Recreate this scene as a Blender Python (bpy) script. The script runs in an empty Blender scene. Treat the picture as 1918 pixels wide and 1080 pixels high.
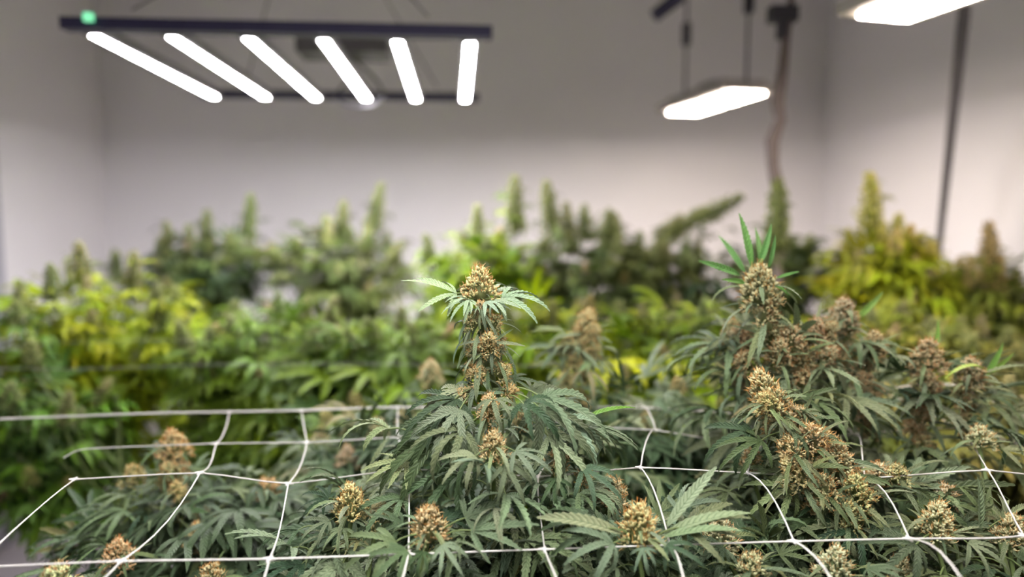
import bpy, math, random
from mathutils import Vector, Matrix, noise

# ------------------------------------------------------------------ camera, world, exposure
SC = bpy.context.scene
COL = SC.collection
FPX = 1340.0                       # focal length in pixels of the 1918 x 1080 frame
CAM = Vector((0.0, 0.0, 1.55))
PITCH = math.atan((540 - 412) / FPX)
cam_d = bpy.data.cameras.new('camera')
cam_d.sensor_width = 36.0
cam_d.lens = FPX / 1918.0 * 36.0
cam_d.clip_start = 0.02
cam_d.dof.use_dof = True
cam_d.dof.focus_distance = 0.90
cam_d.dof.aperture_fstop = 1.3
cam = bpy.data.objects.new('camera', cam_d)
COL.objects.link(cam)
cam.location = CAM
cam.rotation_euler = (math.pi / 2 - PITCH, 0, 0)
SC.camera = cam

world = bpy.data.worlds.new('world')
SC.world = world
world.use_nodes = True
world.node_tree.nodes['Background'].inputs[0].default_value = (0.5, 0.5, 0.52, 1)
world.node_tree.nodes['Background'].inputs[1].default_value = 0.02
SC.view_settings.view_transform = 'Standard'
SC.view_settings.look = 'None'
SC.view_settings.gamma = 1.0
SC.view_settings.use_curve_mapping = False
SC.view_settings.exposure = 2.29
SC.cycles.max_bounces = 4
SC.cycles.adaptive_threshold = 0.08
SC.cycles.diffuse_bounces = 3
SC.cycles.glossy_bounces = 2
SC.cycles.transmission_bounces = 2
WHITE_LED = 29.5                   # radiance of the white LED strips
FILL_LED = 18.0                   # radiance of the unseen fixture added to light the front plants
WARM_LED = 13.0                    # radiance of the warm LED boards

R = random.Random(7)
PI = math.pi


def P(px, py, Y):
    """World point seen at photograph pixel (px, py) on the plane y = Y."""
    u = (px - 959.0) / FPX
    v = (540.0 - py) / FPX
    c, s = math.cos(PITCH), math.sin(PITCH)
    d = Vector((u, c + v * s, -s + v * c))
    return CAM + d * (Y / d.y)


# ------------------------------------------------------------------ materials
def srgb(r, g, b):
    f = lambda c: ((c / 255 + 0.055) / 1.055) ** 2.4 if c > 10.3 else c / 255 / 12.92
    return (f(r), f(g), f(b), 1.0)


def newmat(name):
    m = bpy.data.materials.new(name)
    m.use_nodes = True
    nt = m.node_tree
    return m, nt, nt.nodes['Principled BSDF'], nt.nodes, nt.links


def plain(name, col, rough=0.6, metal=0.0, noise_scale=0, noise_amt=0.15, bump=0.0):
    m, nt, b, N, L = newmat(name)
    b.inputs['Base Color'].default_value = col
    b.inputs['Roughness'].default_value = rough
    b.inputs['Metallic'].default_value = metal
    if noise_scale:
        tc = N.new('ShaderNodeTexCoord')
        n = N.new('ShaderNodeTexNoise')
        n.inputs['Scale'].default_value = noise_scale
        n.inputs['Detail'].default_value = 5
        L.new(tc.outputs['Object'], n.inputs['Vector'])
        mx = N.new('ShaderNodeMix'); mx.data_type = 'RGBA'
        mx.inputs[6].default_value = tuple(c * (1 - noise_amt) for c in col[:3]) + (1,)
        mx.inputs[7].default_value = tuple(min(1, c * (1 + noise_amt)) for c in col[:3]) + (1,)
        L.new(n.outputs['Fac'], mx.inputs[0])
        L.new(mx.outputs[2], b.inputs['Base Color'])
        if bump:
            bp = N.new('ShaderNodeBump'); bp.inputs['Strength'].default_value = bump
            bp.inputs['Distance'].default_value = 0.002
            L.new(n.outputs['Fac'], bp.inputs['Height'])
            L.new(bp.outputs['Normal'], b.inputs['Normal'])
    return m


def emit(name, col, strength):
    m, nt, b, N, L = newmat(name)
    b.inputs['Base Color'].default_value = (0.8, 0.8, 0.8, 1)
    b.inputs['Emission Color'].default_value = col
    b.inputs['Emission Strength'].default_value = strength
    return m


def leaf_material():
    m, nt, b, N, L = newmat('leaf_surface')
    oi = N.new('ShaderNodeObjectInfo')
    uv = N.new('ShaderNodeUVMap')
    sx = N.new('ShaderNodeSeparateXYZ')
    L.new(uv.outputs['UV'], sx.inputs[0])

    def M(op, a, c=None):
        n = N.new('ShaderNodeMath'); n.operation = op
        for i, v in enumerate((a, c)):
            if v is None: continue
            if isinstance(v, (int, float)): n.inputs[i].default_value = v
            else: L.new(v, n.inputs[i])
        return n.outputs[0]
    au = M('ABSOLUTE', M('SUBTRACT', sx.outputs['X'], 0.5))          # 0 midrib .. 0.5 edge
    ph = M('FRACT', M('MULTIPLY', M('SUBTRACT', sx.outputs['Y'], M('MULTIPLY', au, 0.22)), 13.0))
    vein = M('LESS_THAN', M('ABSOLUTE', M('SUBTRACT', ph, 0.5)), 0.13)
    rib = M('LESS_THAN', au, 0.035)
    dark = M('MAXIMUM', M('MULTIPLY', vein, 0.8), M('MULTIPLY', rib, 0.9))
    nz = N.new('ShaderNodeTexNoise'); nz.inputs['Scale'].default_value = 60
    nz.inputs['Detail'].default_value = 3
    tc = N.new('ShaderNodeTexCoord'); L.new(tc.outputs['Object'], nz.inputs['Vector'])
    hs = N.new('ShaderNodeHueSaturation')
    L.new(oi.outputs['Color'], hs.inputs['Color'])
    L.new(M('ADD', M('MULTIPLY', nz.outputs['Fac'], 0.5), 0.75), hs.inputs['Value'])
    mx = N.new('ShaderNodeMix'); mx.data_type = 'RGBA'; mx.blend_type = 'MULTIPLY'
    L.new(dark, mx.inputs[0]); L.new(hs.outputs[0], mx.inputs[6])
    mx.inputs[7].default_value = (0.42, 0.50, 0.42, 1)
    L.new(mx.outputs[2], b.inputs['Base Color'])
    b.inputs['Roughness'].default_value = 0.5
    b.inputs['Specular IOR Level'].default_value = 0.22
    bulge = M('SUBTRACT', 1.0, M('ABSOLUTE', M('MULTIPLY', M('SUBTRACT', ph, 0.5), 2.0)))
    bp = N.new('ShaderNodeBump'); bp.inputs['Strength'].default_value = 0.5
    bp.inputs['Distance'].default_value = 0.0015
    L.new(M('MULTIPLY', bulge, -1.0), bp.inputs['Height']); L.new(bp.outputs['Normal'], b.inputs['Normal'])
    tr = N.new('ShaderNodeBsdfTranslucent')
    L.new(hs.outputs[0], tr.inputs['Color'])
    ms = N.new('ShaderNodeMixShader'); ms.inputs[0].default_value = 0.13
    L.new(b.outputs[0], ms.inputs[1]); L.new(tr.outputs[0], ms.inputs[2])
    L.new(ms.outputs[0], N['Material Output'].inputs['Surface'])
    return m


def tinted_material(name, lo, hi, rough=0.6, trans=0.15):
    """Colour ramp over the per-vertex attribute 'tint', multiplied by the object's own colour."""
    m, nt, b, N, L = newmat(name)
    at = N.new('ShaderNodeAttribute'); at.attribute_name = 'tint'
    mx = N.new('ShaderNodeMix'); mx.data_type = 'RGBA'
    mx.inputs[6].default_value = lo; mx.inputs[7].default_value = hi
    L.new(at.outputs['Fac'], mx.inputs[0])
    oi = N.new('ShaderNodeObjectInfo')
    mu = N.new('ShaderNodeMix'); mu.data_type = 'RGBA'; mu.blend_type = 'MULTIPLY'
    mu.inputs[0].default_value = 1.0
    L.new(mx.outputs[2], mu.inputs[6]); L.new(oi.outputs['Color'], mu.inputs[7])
    L.new(mu.outputs[2], b.inputs['Base Color'])
    b.inputs['Roughness'].default_value = rough
    tr = N.new('ShaderNodeBsdfTranslucent'); L.new(mu.outputs[2], tr.inputs['Color'])
    ms = N.new('ShaderNodeMixShader'); ms.inputs[0].default_value = trans
    L.new(b.outputs[0], ms.inputs[1]); L.new(tr.outputs[0], ms.inputs[2])
    L.new(ms.outputs[0], N['Material Output'].inputs['Surface'])
    return m


M_LEAF = leaf_material()
M_STEM = plain('stem_green', srgb(96, 112, 62), 0.6, 0, 40, 0.3)
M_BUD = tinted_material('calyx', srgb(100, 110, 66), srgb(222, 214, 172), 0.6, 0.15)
M_PIST = tinted_material('pistil', srgb(194, 138, 74), srgb(236, 210, 160), 0.6, 0.25)
M_WALL = plain('painted_wall', srgb(234, 231, 234), 0.7, 0, 3.0, 0.02)
M_CEIL = plain('painted_ceiling', srgb(238, 235, 238), 0.8, 0, 2.0, 0.02)
M_FLOOR = plain('sealed_floor', srgb(206, 200, 206), 0.45, 0, 6.0, 0.08)
M_TRIM = plain('trim_paint', srgb(170, 170, 180), 0.5, 0, 8.0, 0.03)
M_CORD = plain('net_cord', srgb(206, 203, 200), 0.45, 0, 60, 0.05)
M_GREY2 = plain('grey_cord', srgb(150, 148, 146), 0.6, 0, 60, 0.05)
M_RAIL = plain('dark_rail', srgb(52, 50, 78), 0.45, 0.3, 30, 0.1)
M_ALU = plain('bar_housing', srgb(150, 150, 155), 0.4, 0.6, 30, 0.1)
M_BLACK = plain('black_cable', srgb(44, 42, 50), 0.6, 0, 30, 0.2)
M_GREY = plain('grey_metal', srgb(112, 108, 112), 0.45, 0.5, 20, 0.12)
M_PALE = plain('pale_housing', srgb(176, 170, 166), 0.5, 0.2, 20, 0.08)
M_MAT = plain('black_darkening_mat', srgb(30, 28, 28), 0.9, 0, 90, 0.3, 0.3)
M_STRAP = plain('brown_strap', srgb(104, 92, 90), 0.8, 0, 60, 0.25)
M_POT = plain('black_fabric', srgb(44, 42, 42), 0.95, 0, 120, 0.3, 0.4)
M_TEAL = plain('teal_fabric', srgb(26, 96, 100), 0.9, 0, 120, 0.25, 0.4)
M_SOIL = plain('soil', srgb(70, 48, 36), 1.0, 0, 80, 0.5, 1.0)
M_LED = emit('white_led', (1.0, 0.97, 0.985, 1), WHITE_LED)
M_WARM = emit('warm_led', (1.0, 0.85, 0.70, 1), WARM_LED)
M_GREEN = emit('green_led', (0.02, .5, 0.2, 1), .35)
M_FILL_LED = emit('white_fill_led', (1.0, 0.97, 0.95, 1), FILL_LED)


# ------------------------------------------------------------------ object helpers
class MB:
    """Collects vertices and faces, then links them as one mesh object."""
    def __init__(self):
        self.v, self.f, self.uv, self.t, self.mi = [], [], [], [], []

    def add(self, vs, fs, uvs=None, tint=0.5, mi=0):
        o = len(self.v)
        self.v += [tuple(p) for p in vs]
        self.f += [tuple(i + o for i in f) for f in fs]
        self.uv += uvs if uvs else [(0.3, 0.25)] * len(vs)
        self.t += tint if isinstance(tint, list) else [tint] * len(vs)
        self.mi += [mi] * len(fs)

    def box(self, c, s, M=None, mi=0):
        c, s = Vector(c), Vector(s) / 2
        vs = [Vector((x, y, z)) for x in (-s.x, s.x) for y in (-s.y, s.y) for z in (-s.z, s.z)]
        vs = [(M @ v if M else v) + c for v in vs]
        self.add(vs, [(0, 1, 3, 2), (4, 6, 7, 5), (0, 4, 5, 1), (2, 3, 7, 6), (0, 2, 6, 4), (1, 5, 7, 3)], mi=mi)

    def tube(self, pts, rad, n=6, mi=0, cap=True, tint=0.5):
        pts = [Vector(p) for p in pts]
        k = len(pts)
        rad = rad if isinstance(rad, (list, tuple)) else [rad] * k
        vs, fs = [], []
        for i, p in enumerate(pts):
            d = (pts[min(i + 1, k - 1)] - pts[max(i - 1, 0)])
            d = d.normalized() if d.length > 1e-9 else Vector((0, 0, 1))
            a = Vector((0, 0, 1)) if abs(d.z) < 0.9 else Vector((1, 0, 0))
            x = d.cross(a).normalized(); y = d.cross(x)
            for j in range(n):
                w = 2 * PI * j / n
                vs.append(p + (x * math.cos(w) + y * math.sin(w)) * rad[i])
        for i in range(k - 1):
            for j in range(n):
                fs.append((i * n + j, i * n + (j + 1) % n, (i + 1) * n + (j + 1) % n, (i + 1) * n + j))
        if cap:
            fs.append(tuple(range(n))); fs.append(tuple((k - 1) * n + j for j in reversed(range(n))))
        self.add(vs, fs, mi=mi, tint=tint)

    def lathe(self, prof, c=(0, 0, 0), n=20, mi=0):
        vs, fs = [], []
        for r, z in prof:
            for j in range(n):
                w = 2 * PI * j / n
                vs.append((c[0] + r * math.cos(w), c[1] + r * math.sin(w), c[2] + z))
        for i in range(len(prof) - 1):
            for j in range(n):
                fs.append((i * n + j, i * n + (j + 1) % n, (i + 1) * n + (j + 1) % n, (i + 1) * n + j))
        fs.append(tuple(reversed(range(n)))); fs.append(tuple((len(prof) - 1) * n + j for j in range(n)))
        self.add(vs, fs, mi=mi)

    def mesh(self, name, mats, smooth=True):
        me = bpy.data.meshes.new(name)
        me.from_pydata(self.v, [], self.f)
        for m in (mats if isinstance(mats, (list, tuple)) else [mats]): me.materials.append(m)
        me.polygons.foreach_set('material_index', self.mi)
        me.polygons.foreach_set('use_smooth', [smooth] * len(self.f))
        ul = me.uv_layers.new(name='UVMap')
        li = [0] * len(me.loops); me.loops.foreach_get('vertex_index', li)
        flat = [c for i in li for c in self.uv[i]]
        ul.data.foreach_set('uv', flat)
        a = me.attributes.new('tint', 'FLOAT', 'POINT'); a.data.foreach_set('value', self.t)
        me.update()
        return me


def link(name, me, parent=None, M=None, color=None):
    o = bpy.data.objects.new(name, me)
    COL.objects.link(o)
    if parent is not None: o.parent = parent
    if M is not None: o.matrix_basis = M
    if color is not None: o.color = tuple(color) + ((1.0,) if len(color) == 3 else ())
    return o


def tag(o, label=None, cat=None, group=None, kind=None):
    if label: o['label'] = label
    if cat: o['category'] = cat
    if group: o['group'] = group
    if kind: o['kind'] = kind
    return o


def thing(name, loc, label, cat, group=None):
    o = bpy.data.objects.new(name, None)
    o.empty_display_size = 0.05
    COL.objects.link(o)
    o.location = loc
    tag(o, label, cat, group)
    return o


def frame_from(x, up):
    x = x.normalized()
    y = up.cross(x)
    if y.length < 1e-4: y = Vector((0, 1, 0)).cross(x)
    y.normalize()
    z = x.cross(y)
    return Matrix((x, y, z)).transposed()


def TRS(loc, rot, s=1.0):
    return Matrix.Translation(loc) @ rot.to_4x4() @ Matrix.Scale(s, 4)


# ------------------------------------------------------------------ the room
XL, XR, YF, YB, ZC = -2.43, 1.85, -3.6, 4.3, 3.2


def slab(name, c, s, mat, kind='structure'):
    mb = MB(); mb.box((0, 0, 0), s)
    o = link(name, mb.mesh(name, mat, False)); o.location = c
    tag(o, kind=kind)
    return o


slab('floor', ((XL + XR) / 2, (YF + YB) / 2, -0.05), (XR - XL + .2, YB - YF + .2, 0.1), M_FLOOR)
slab('ceiling', ((XL + XR) / 2, (YF + YB) / 2, ZC + 0.05), (XR - XL + .2, YB - YF + .2, 0.1), M_CEIL)
slab('wall_back', ((XL + XR) / 2, YB + 0.05, ZC / 2), (XR - XL, 0.1, ZC), M_WALL)
slab('wall_front', ((XL + XR) / 2, YF - 0.05, ZC / 2), (XR - XL, 0.1, ZC), M_WALL)
slab('wall_left', (XL - 0.05, (YF + YB) / 2, ZC / 2), (0.1, YB - YF, ZC), M_WALL)
slab('wall_right', (XR + 0.05, (YF + YB) / 2, ZC / 2), (0.1, YB - YF, ZC), M_WALL)
slab('baseboard_back', ((XL + XR) / 2, YB - 0.006, 0.05), (XR - XL, 0.012, 0.1), M_TRIM)
slab('baseboard_left', (XL + 0.006, (YF + YB) / 2, 0.05), (0.012, YB - YF - .05, 0.1), M_TRIM)
slab('baseboard_right', (XR - 0.006, (YF + YB) / 2, 0.05), (0.012, YB - YF - .05, 0.1), M_TRIM)
slab('trim_1', (XL + 0.015, 3.33, ZC / 2 - .5), (0.03, 0.10, ZC - 1.0), M_TRIM)


mt = slab('darkening_mat', (0.36, 1.62, 0.002), (2.70, 3.4, 0.004), M_MAT, None)  # black mat added so gaps go dark and the floor bounces less light
tag(mt, 'black mat added on the floor under the pots to darken the gaps', 'mat')


# ------------------------------------------------------------------ grow lights
def bar_fixture(cx, cy, z, yaw, label, group, indicator=False, led=None):
    """Six LED bars between two dark rails, driver box, hanging cords to the ceiling."""
    t = thing('grow_light', (cx, cy, z), label, 'grow light', group)
    t.rotation_euler = (0, 0, yaw)
    W, D = 1.10, 1.02
    for s in (-1, 1):
        mb = MB(); mb.box((0, 0, 0), (W, 0.045, 0.03))
        link('rail', mb.mesh('rail', M_RAIL, False), t, Matrix.Translation((0, s * D / 2, 0.0)))
    barm, strm = MB(), MB()
    barm.box((0, 0, 0.012), (0.05, D - .05, 0.024)); barm.box((0, 0, 0.03), (0.02, D - .05, 0.016))
    strm.box((0, 0, -0.0006), (0.026, D - .075, 0.0012))
    bme, sme = barm.mesh('light_bar', M_ALU, False), strm.mesh('led_strip', led or M_LED, False)
    for i in range(6):
        b = link('light_bar', bme, t, Matrix.Translation((-0.4925 + i * 0.197, 0, -0.018)))
        link('led_strip', sme, b)
    mb = MB(); mb.box((0, 0, 0), (0.30, 0.16, 0.07)); mb.box((0, 0, .045), (0.26, 0.12, 0.02))
    link('driver_box', mb.mesh('driver_box', M_GREY, False), t, Matrix.Translation((0.08, 0.05, 0.09)))
    h = ZC - z
    for sx in (-1, 1):
        for sy in (-1, 1):
            mb = MB()
            mb.tube([(sx * .38, sy * D / 2, 0.04), (sx * .12, sy * .06, 0.42), (sx * .06, sy * .02, 0.55)], 0.0025, 5)
            link('hanger_wire', mb.mesh('hanger_wire', M_GREY), t)
    for sx in (-1, 1):
        mb = MB(); mb.tube([(sx * .06, 0, 0.54), (sx * .06, 0, h)], 0.004, 6)
        mb.box((sx * .06, 0, 0.56), (.03, .03, .07))
        link('rope_ratchet', mb.mesh('rope_ratchet', M_BLACK, False), t)
    mb = MB()
    pts = [Vector((0.08 + 0.10 * math.sin(k * .5), 0.25 + 0.025 * k, 0.09 - 0.15 * math.sin(k / 12 * PI))) for k in range(13)]
    mb.tube(pts, 0.005, 6)
    link('power_cord', mb.mesh('power_cord', M_BLACK), t)
    if indicator:
        mb = MB(); mb.box((0, 0, 0), (0.022, 0.012, 0.02))
        link('indicator_light', mb.mesh('indicator_light', M_GREEN, False), t, Matrix.Translation((-.475, -D / 2 - .028, 0.012)))
    return t


FZ = 2.05
pa, pb = P(135, 45, 1.80), P(905, 62, 1.90)
# plane z = FZ intersections of the near rail ends
def Pz(px, py, z):
    q = P(px, py, 1.0) - CAM
    return CAM + q * ((z - CAM.z) / q.z)
na, nb = Pz(137, 46, FZ), Pz(905, 62, FZ)
fd = (nb - na).normalized(); fy = Vector((-fd.y, fd.x, 0))
fc = (na + nb) / 2 + fy * 0.51
FYAW = math.atan2(fd.y, fd.x)
bar_fixture(fc.x, fc.y, FZ, FYAW, 'six-bar white LED grow light on dark rails, hanging at upper left', 'six-bar grow lights', True)
bar_fixture(-0.05, 0.36, FZ + 0.10, 0.0, 'unseen six-bar white LED fixture added overhead to light the front plants', 'six-bar grow lights', False, M_FILL_LED)  # added out of view as top light for the front plants


def panel_fixture(a, b, z, label, group):
    """Long LED board fixture between plan points a (far) and b (near)."""
    a, b = Vector(a), Vector(b)
    c = (a + b) / 2; d = b - a; Ln = d.length
    t = thing('panel_grow_light', (c.x, c.y, z), label, 'grow light', group)
    t.rotation_euler = (0, 0, math.atan2(d.y, d.x))
    mb = MB(); mb.box((0, 0, 0.02), (Ln, 0.24, 0.03))
    for k in range(14): mb.box((-Ln / 2 + .06 + k * (Ln - .12) / 13, 0, .045), (0.006, 0.2, 0.03))
    link('heat_sink', mb.mesh('heat_sink', M_PALE, False), t)
    for s in (-1, 1):
        mb = MB(); mb.box((s * Ln / 4, 0, 0), (Ln / 2 - .05, 0.15, 0.008))
        link('led_board', mb.mesh('led_board', M_WARM, False), t)
    mb = MB(); mb.box((0, 0, 0), (.14, .07, .03))
    link('driver_box', mb.mesh('driver_box', M_GREY, False), t, Matrix.Translation((0.0, 0, 0.075)))
    for s in (-1, 1):
        mb = MB(); x = s * (Ln / 2 - .04)
        mb.tube([(x, 0, .03), (x, 0, ZC - z)], 0.006, 6)
        mb.box((x, 0, .36), (.03, .03, .10))
        link('hanging_rope', mb.mesh('hanging_rope', M_BLACK, False), t)
    return t


f1, n1 = Pz(1275, 214, FZ), Pz(1408, 172, FZ)
panel_fixture((f1.x, f1.y), (n1.x, n1.y), FZ, 'small warm-white panel grow light hanging lower, above the leaning green branch', 'warm panel grow lights')
f2 = Pz(1640, 40, FZ)
panel_fixture((f2.x, f2.y), (f2.x + .20, f2.y - .76), FZ, 'bright warm-white panel grow light cut off by the upper right frame edge', 'warm panel grow lights')

# grey post, wrapped hanging strap, loose dark bracket
def pole(name, pts, rad, mat, label, cat, n=8):
    base = Vector(pts[0])
    mb = MB(); mb.tube([Vector(p) - base for p in pts], rad, n)
    o = link(name, mb.mesh(name, mat)); o.location = base
    return tag(o, label, cat)


pa, pb = P(1762, 430, 2.75), P(1803, 50, 2.5)
d = (pb - pa)
pole('trellis_post', [pa - d * (pa.z / d.z), pa, pb, pb + d * ((ZC - pb.z) / d.z)], [0.010, 0.013, 0.020, 0.022], M_GREY,
     'slender grey leaning post right of the yellow-topped plant', 'post')
st = thing('hanging_strap', (P(1475, 0, 2.45).x, 2.45, ZC), 'brownish wrapped cord hanging down behind the tall right bud', 'cord')
sp = [P(1490, -200, 2.45), P(1482, 0, 2.45), P(1472, 70, 2.45), P(1466, 130, 2.45), P(1456, 190, 2.45), P(1462, 225, 2.45), P(1446, 265, 2.45),
      P(1448, 310, 2.45), P(1456, 350, 2.45), P(1458, 430, 2.45), P(1456, 560, 2.45)]
sp[0] = Vector((sp[0].x, 2.45, ZC))
mb = MB(); mb.tube([p - st.location for p in sp], [.008, .011, .016, .018, .023, .019, .024, .020, .023, .022, .015], 8)
link('wrapped_cord', mb.mesh('wrapped_cord', M_STRAP), st)
mb = MB(); mb.box((0, 0, 0), (.09, .05, .05)); mb.box((0, 0, -.05), (.03, .03, .06))
link('ratchet', mb.mesh('ratchet', M_BLACK, False), st, Matrix.Translation(P(1466, 27, 2.45) - st.location))
br = thing('ceiling_bracket', (P(1245, 10, 2.9).x, 2.9, ZC), 'dark slanted bracket hanging at the top edge beside the panel light ropes', 'bracket')
mb = MB(); mb.tube([P(1226, 30, 2.9) - br.location, P(1275, -8, 2.9) - br.location], [.028, .03], 6)
link('bracket_arm', mb.mesh('bracket_arm', M_RAIL, False), br)
mb = MB(); mb.tube([P(1275, -8, 2.9) - br.location, Vector((.08, 0, 0))], [.012, .012], 6)
link('bracket_rod', mb.mesh('bracket_rod', M_RAIL, False), br)


# ------------------------------------------------------------------ leaf meshes
def leaflet(mb, M, L, W, p0, p1, fold, teeth, n, wide=True, twist=0.0):
    """One serrated blade growing along +X of matrix M; pitch goes from p0 to p1 along its length."""
    vs, uv, fs = [], [], []
    x = z = 0.0
    cols = 5 if wide else 3
    for i in range(n + 1):
        t = i / n
        ph = p0 + (p1 - p0) * (t ** 1.3)
        if i:
            x += math.cos(ph) * L / n; z += math.sin(ph) * L / n
        w = W * 0.5 * (1.93 * (t + 0.012) ** 0.62 * (1 - t) ** 0.80)
        sh = 0.0
        if teeth and 0 < i < n:
            if i % 2: w *= 1.0; sh = 0.5 * L / n
            else: w *= (1 - teeth)
        tw = twist * t
        for c in range(cols):
            q = c / (cols - 1) * 2 - 1
            a = abs(q)
            yy = q * w * math.cos(fold)
            zz = a * w * math.sin(fold) + (0.16 * w if a == 0.5 else 0)
            ct, s_ = math.cos(tw), math.sin(tw)
            yy, zz = yy * ct - zz * s_, yy * s_ + zz * ct
            f = sh if a == 1 else (0.2 * sh)
            v = Vector((x + f * math.cos(ph) - zz * math.sin(ph), yy, z + f * math.sin(ph) + zz * math.cos(ph)))
            vs.append(M @ v); uv.append((0.5 + 0.5 * q, t))
    for i in range(n):
        for c in range(cols - 1):
            a = i * cols + c
            fs.append((a, a + cols, a + cols + 1, a + 1))
    mb.add(vs, fs, uv)


def palm_leaf(name, seed, fingers, droop, lift, fine=True):
    """Palmate leaf, unit size: the middle blade is 1 long; petiole 0.35 long from the origin along +X."""
    r = random.Random(seed); mb = MB()
    pl = 0.38
    pts = [Vector((pl * k / 3, 0, 0.05 * math.sin(k / 3 * PI))) for k in range(4)]
    mb.tube(pts, [0.016, 0.014, 0.013, 0.014], 4, mi=1, cap=False)
    ang = {3: [0, 42, -42], 5: [0, 32, -32, 72, -72], 7: [0, 27, -27, 56, -56, 100, -100]}[fingers]
    ln = {3: [1, .72, .72], 5: [1, .87, .87, .58, .58], 7: [1, .93, .93, .74, .74, .42, .42]}[fingers]
    for a, l in zip(ang, ln):
        a = math.radians(a + r.uniform(-6, 6)); l *= r.uniform(.9, 1.08)
        M = Matrix.Translation((pl, 0, 0)) @ Matrix.Rotation(a, 4, 'Z') @ Matrix.Rotation(r.uniform(-.25, .25), 4, 'X')
        p0 = lift + r.uniform(-.12, .12) - abs(a) * .10
        leaflet(mb, M, l, 0.205 * (0.55 + .45 * l), p0, p0 - droop * r.uniform(.75, 1.25), 0.38 + r.uniform(-.12, .2),
                0.30 if fine else 0, 20 if fine else 6, fine, r.uniform(-.5, .5))
    return mb.mesh(name, [M_LEAF, M_STEM])


LEAF = [palm_leaf('fan_leaf', 10 + i, f, d, l) for i, (f, d, l) in enumerate(
    [(5, 1.1, .25), (7, 1.0, .2), (5, 1.7, .35), (7, 1.5, .15), (5, .6, .15), (3, 1.2, .2), (7, .7, .3), (5, 2.1, .5)])]
LEAF_LO = [palm_leaf('fan_leaf_small', 40 + i, f, d, l, False) for i, (f, d, l) in enumerate(
    [(5, 1.1, .25), (7, 1.2, .2), (5, 1.7, .35), (7, .6, .15), (5, .6, .3)])]


def blade(name, seed, W, p0, p1, n=16):
    mb = MB()
    leaflet(mb, Matrix.Identity(4), 1.0, W, p0, p1, 0.45, 0.2, n, True, random.Random(seed).uniform(-.6, .6))
    return mb.mesh(name, [M_LEAF])


SUGAR = [blade('sugar_leaf', i, w, a, b) for i, (w, a, b) in enumerate(
    [(.20, .5, -.9), (.17, .3, -1.3), (.22, .2, -.6), (.15, .7, -.3), (.18, .0, -1.1), (.2, .6, .2)])]
BLADE_BIG = [blade('leaf_blade', 20 + i, w, a, b, 24) for i, (w, a, b) in enumerate([(.25, .1, -.15), (.23, .25, -.35), (.2, .35, -.8)])]


# ------------------------------------------------------------------ bud meshes
def calyx(mb, c, d, l, r, tint, sides=5):
    d = d.normalized()
    a = Vector((0, 0, 1)) if abs(d.z) < .9 else Vector((1, 0, 0))
    x = d.cross(a).normalized(); y = d.cross(x)
    vs = [c]
    for (h, k) in ((.25, .9), (.6, .75)):
        for j in range(sides):
            w = 2 * PI * j / sides
            vs.append(c + d * (l * h) + (x * math.cos(w) + y * math.sin(w)) * r * k)
    vs.append(c + d * l)
    fs = []
    for j in range(sides):
        q = (j + 1) % sides
        fs += [(0, 1 + q, 1 + j), (1 + j, 1 + q, 1 + sides + q, 1 + sides + j), (1 + sides + j, 1 + sides + q, 1 + 2 * sides)]
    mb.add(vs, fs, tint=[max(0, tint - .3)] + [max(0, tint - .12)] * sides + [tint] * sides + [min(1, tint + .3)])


def bud_meshes(name, seed, H, Rr, clumps, per, cal=1.0, sides=5, pist=0.62, taper=.62):
    r = random.Random(seed); cb, pb = MB(), MB()
    # dark core
    prof = []
    for k in range(7):
        t = k / 6
        prof.append((max(0.0008, Rr * .62 * (1 - t) ** taper * min(1, ((t + .05) / .2) ** .5)), t * H * .93))
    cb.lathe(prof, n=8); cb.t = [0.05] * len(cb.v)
    for k in range(clumps):
        t = ((k + .5) / clumps) ** 1.12
        w = k * 2.39996 + r.uniform(-.3, .3)
        rad = Rr * (1 - t) ** taper * min(1, ((t + .04) / .14) ** .5) * r.uniform(.66, .92)
        c = Vector((rad * math.cos(w), rad * math.sin(w), t * H * .9))
        out = (Vector((math.cos(w), math.sin(w), 0)) * (1 - t * .7) + Vector((0, 0, .35 + t))).normalized()
        cr = min(Rr * .40, 0.0085) * (1.05 - .45 * t)
        for j in range(per):
            v = Vector((r.gauss(0, 1), r.gauss(0, 1), r.gauss(0, 1))).normalized()
            if v.dot(out) < -.25: v = -v
            p = c + v * cr * r.uniform(.35, .85)
            dd = (v + out * .7 + Vector((0, 0, .45))).normalized()
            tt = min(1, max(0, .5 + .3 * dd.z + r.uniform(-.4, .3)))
            l = r.uniform(.0048, .0075) * cal
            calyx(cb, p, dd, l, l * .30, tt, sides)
            if r.random() < pist:
                for q in range(r.choice((1, 1, 2))):
                    s = p + dd * l * .75
                    e = (dd + Vector((r.uniform(-.9, .9), r.uniform(-.9, .9), r.uniform(-.5, .9)))).normalized()
                    pl = r.uniform(.0035, .0085) * cal
                    m = s + e * pl * .55
                    e2 = (e + Vector((r.uniform(-1, 1), r.uniform(-1, 1), r.uniform(-.6, 1)))).normalized()
                    pb.tube([s, m, m + e2 * pl * .5], [.00055 * cal, .0005 * cal, .0002 * cal], 3, cap=False, tint=r.random() ** 1.3)
    return cb.mesh(name, [M_BUD]), pb.mesh(name + '_pistils', [M_PIST])


BUDS = [bud_meshes('bud', 1, .047, .0205, 22, 15), bud_meshes('bud', 2, .042, .022, 20, 16), bud_meshes('bud', 3, .056, .021, 26, 15),
        bud_meshes('bud', 4, .034, .021, 14, 16, taper=.5)]
COLAS = [bud_meshes('cola', 11, .13, .021, 46, 9, 1.25, 4, .5, .45), bud_meshes('cola', 12, .10, .023, 36, 9, 1.25, 4, .5, .5),
         bud_meshes('cola', 13, .065, .021, 22, 10, 1.25, 4, .5, .5)]

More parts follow.
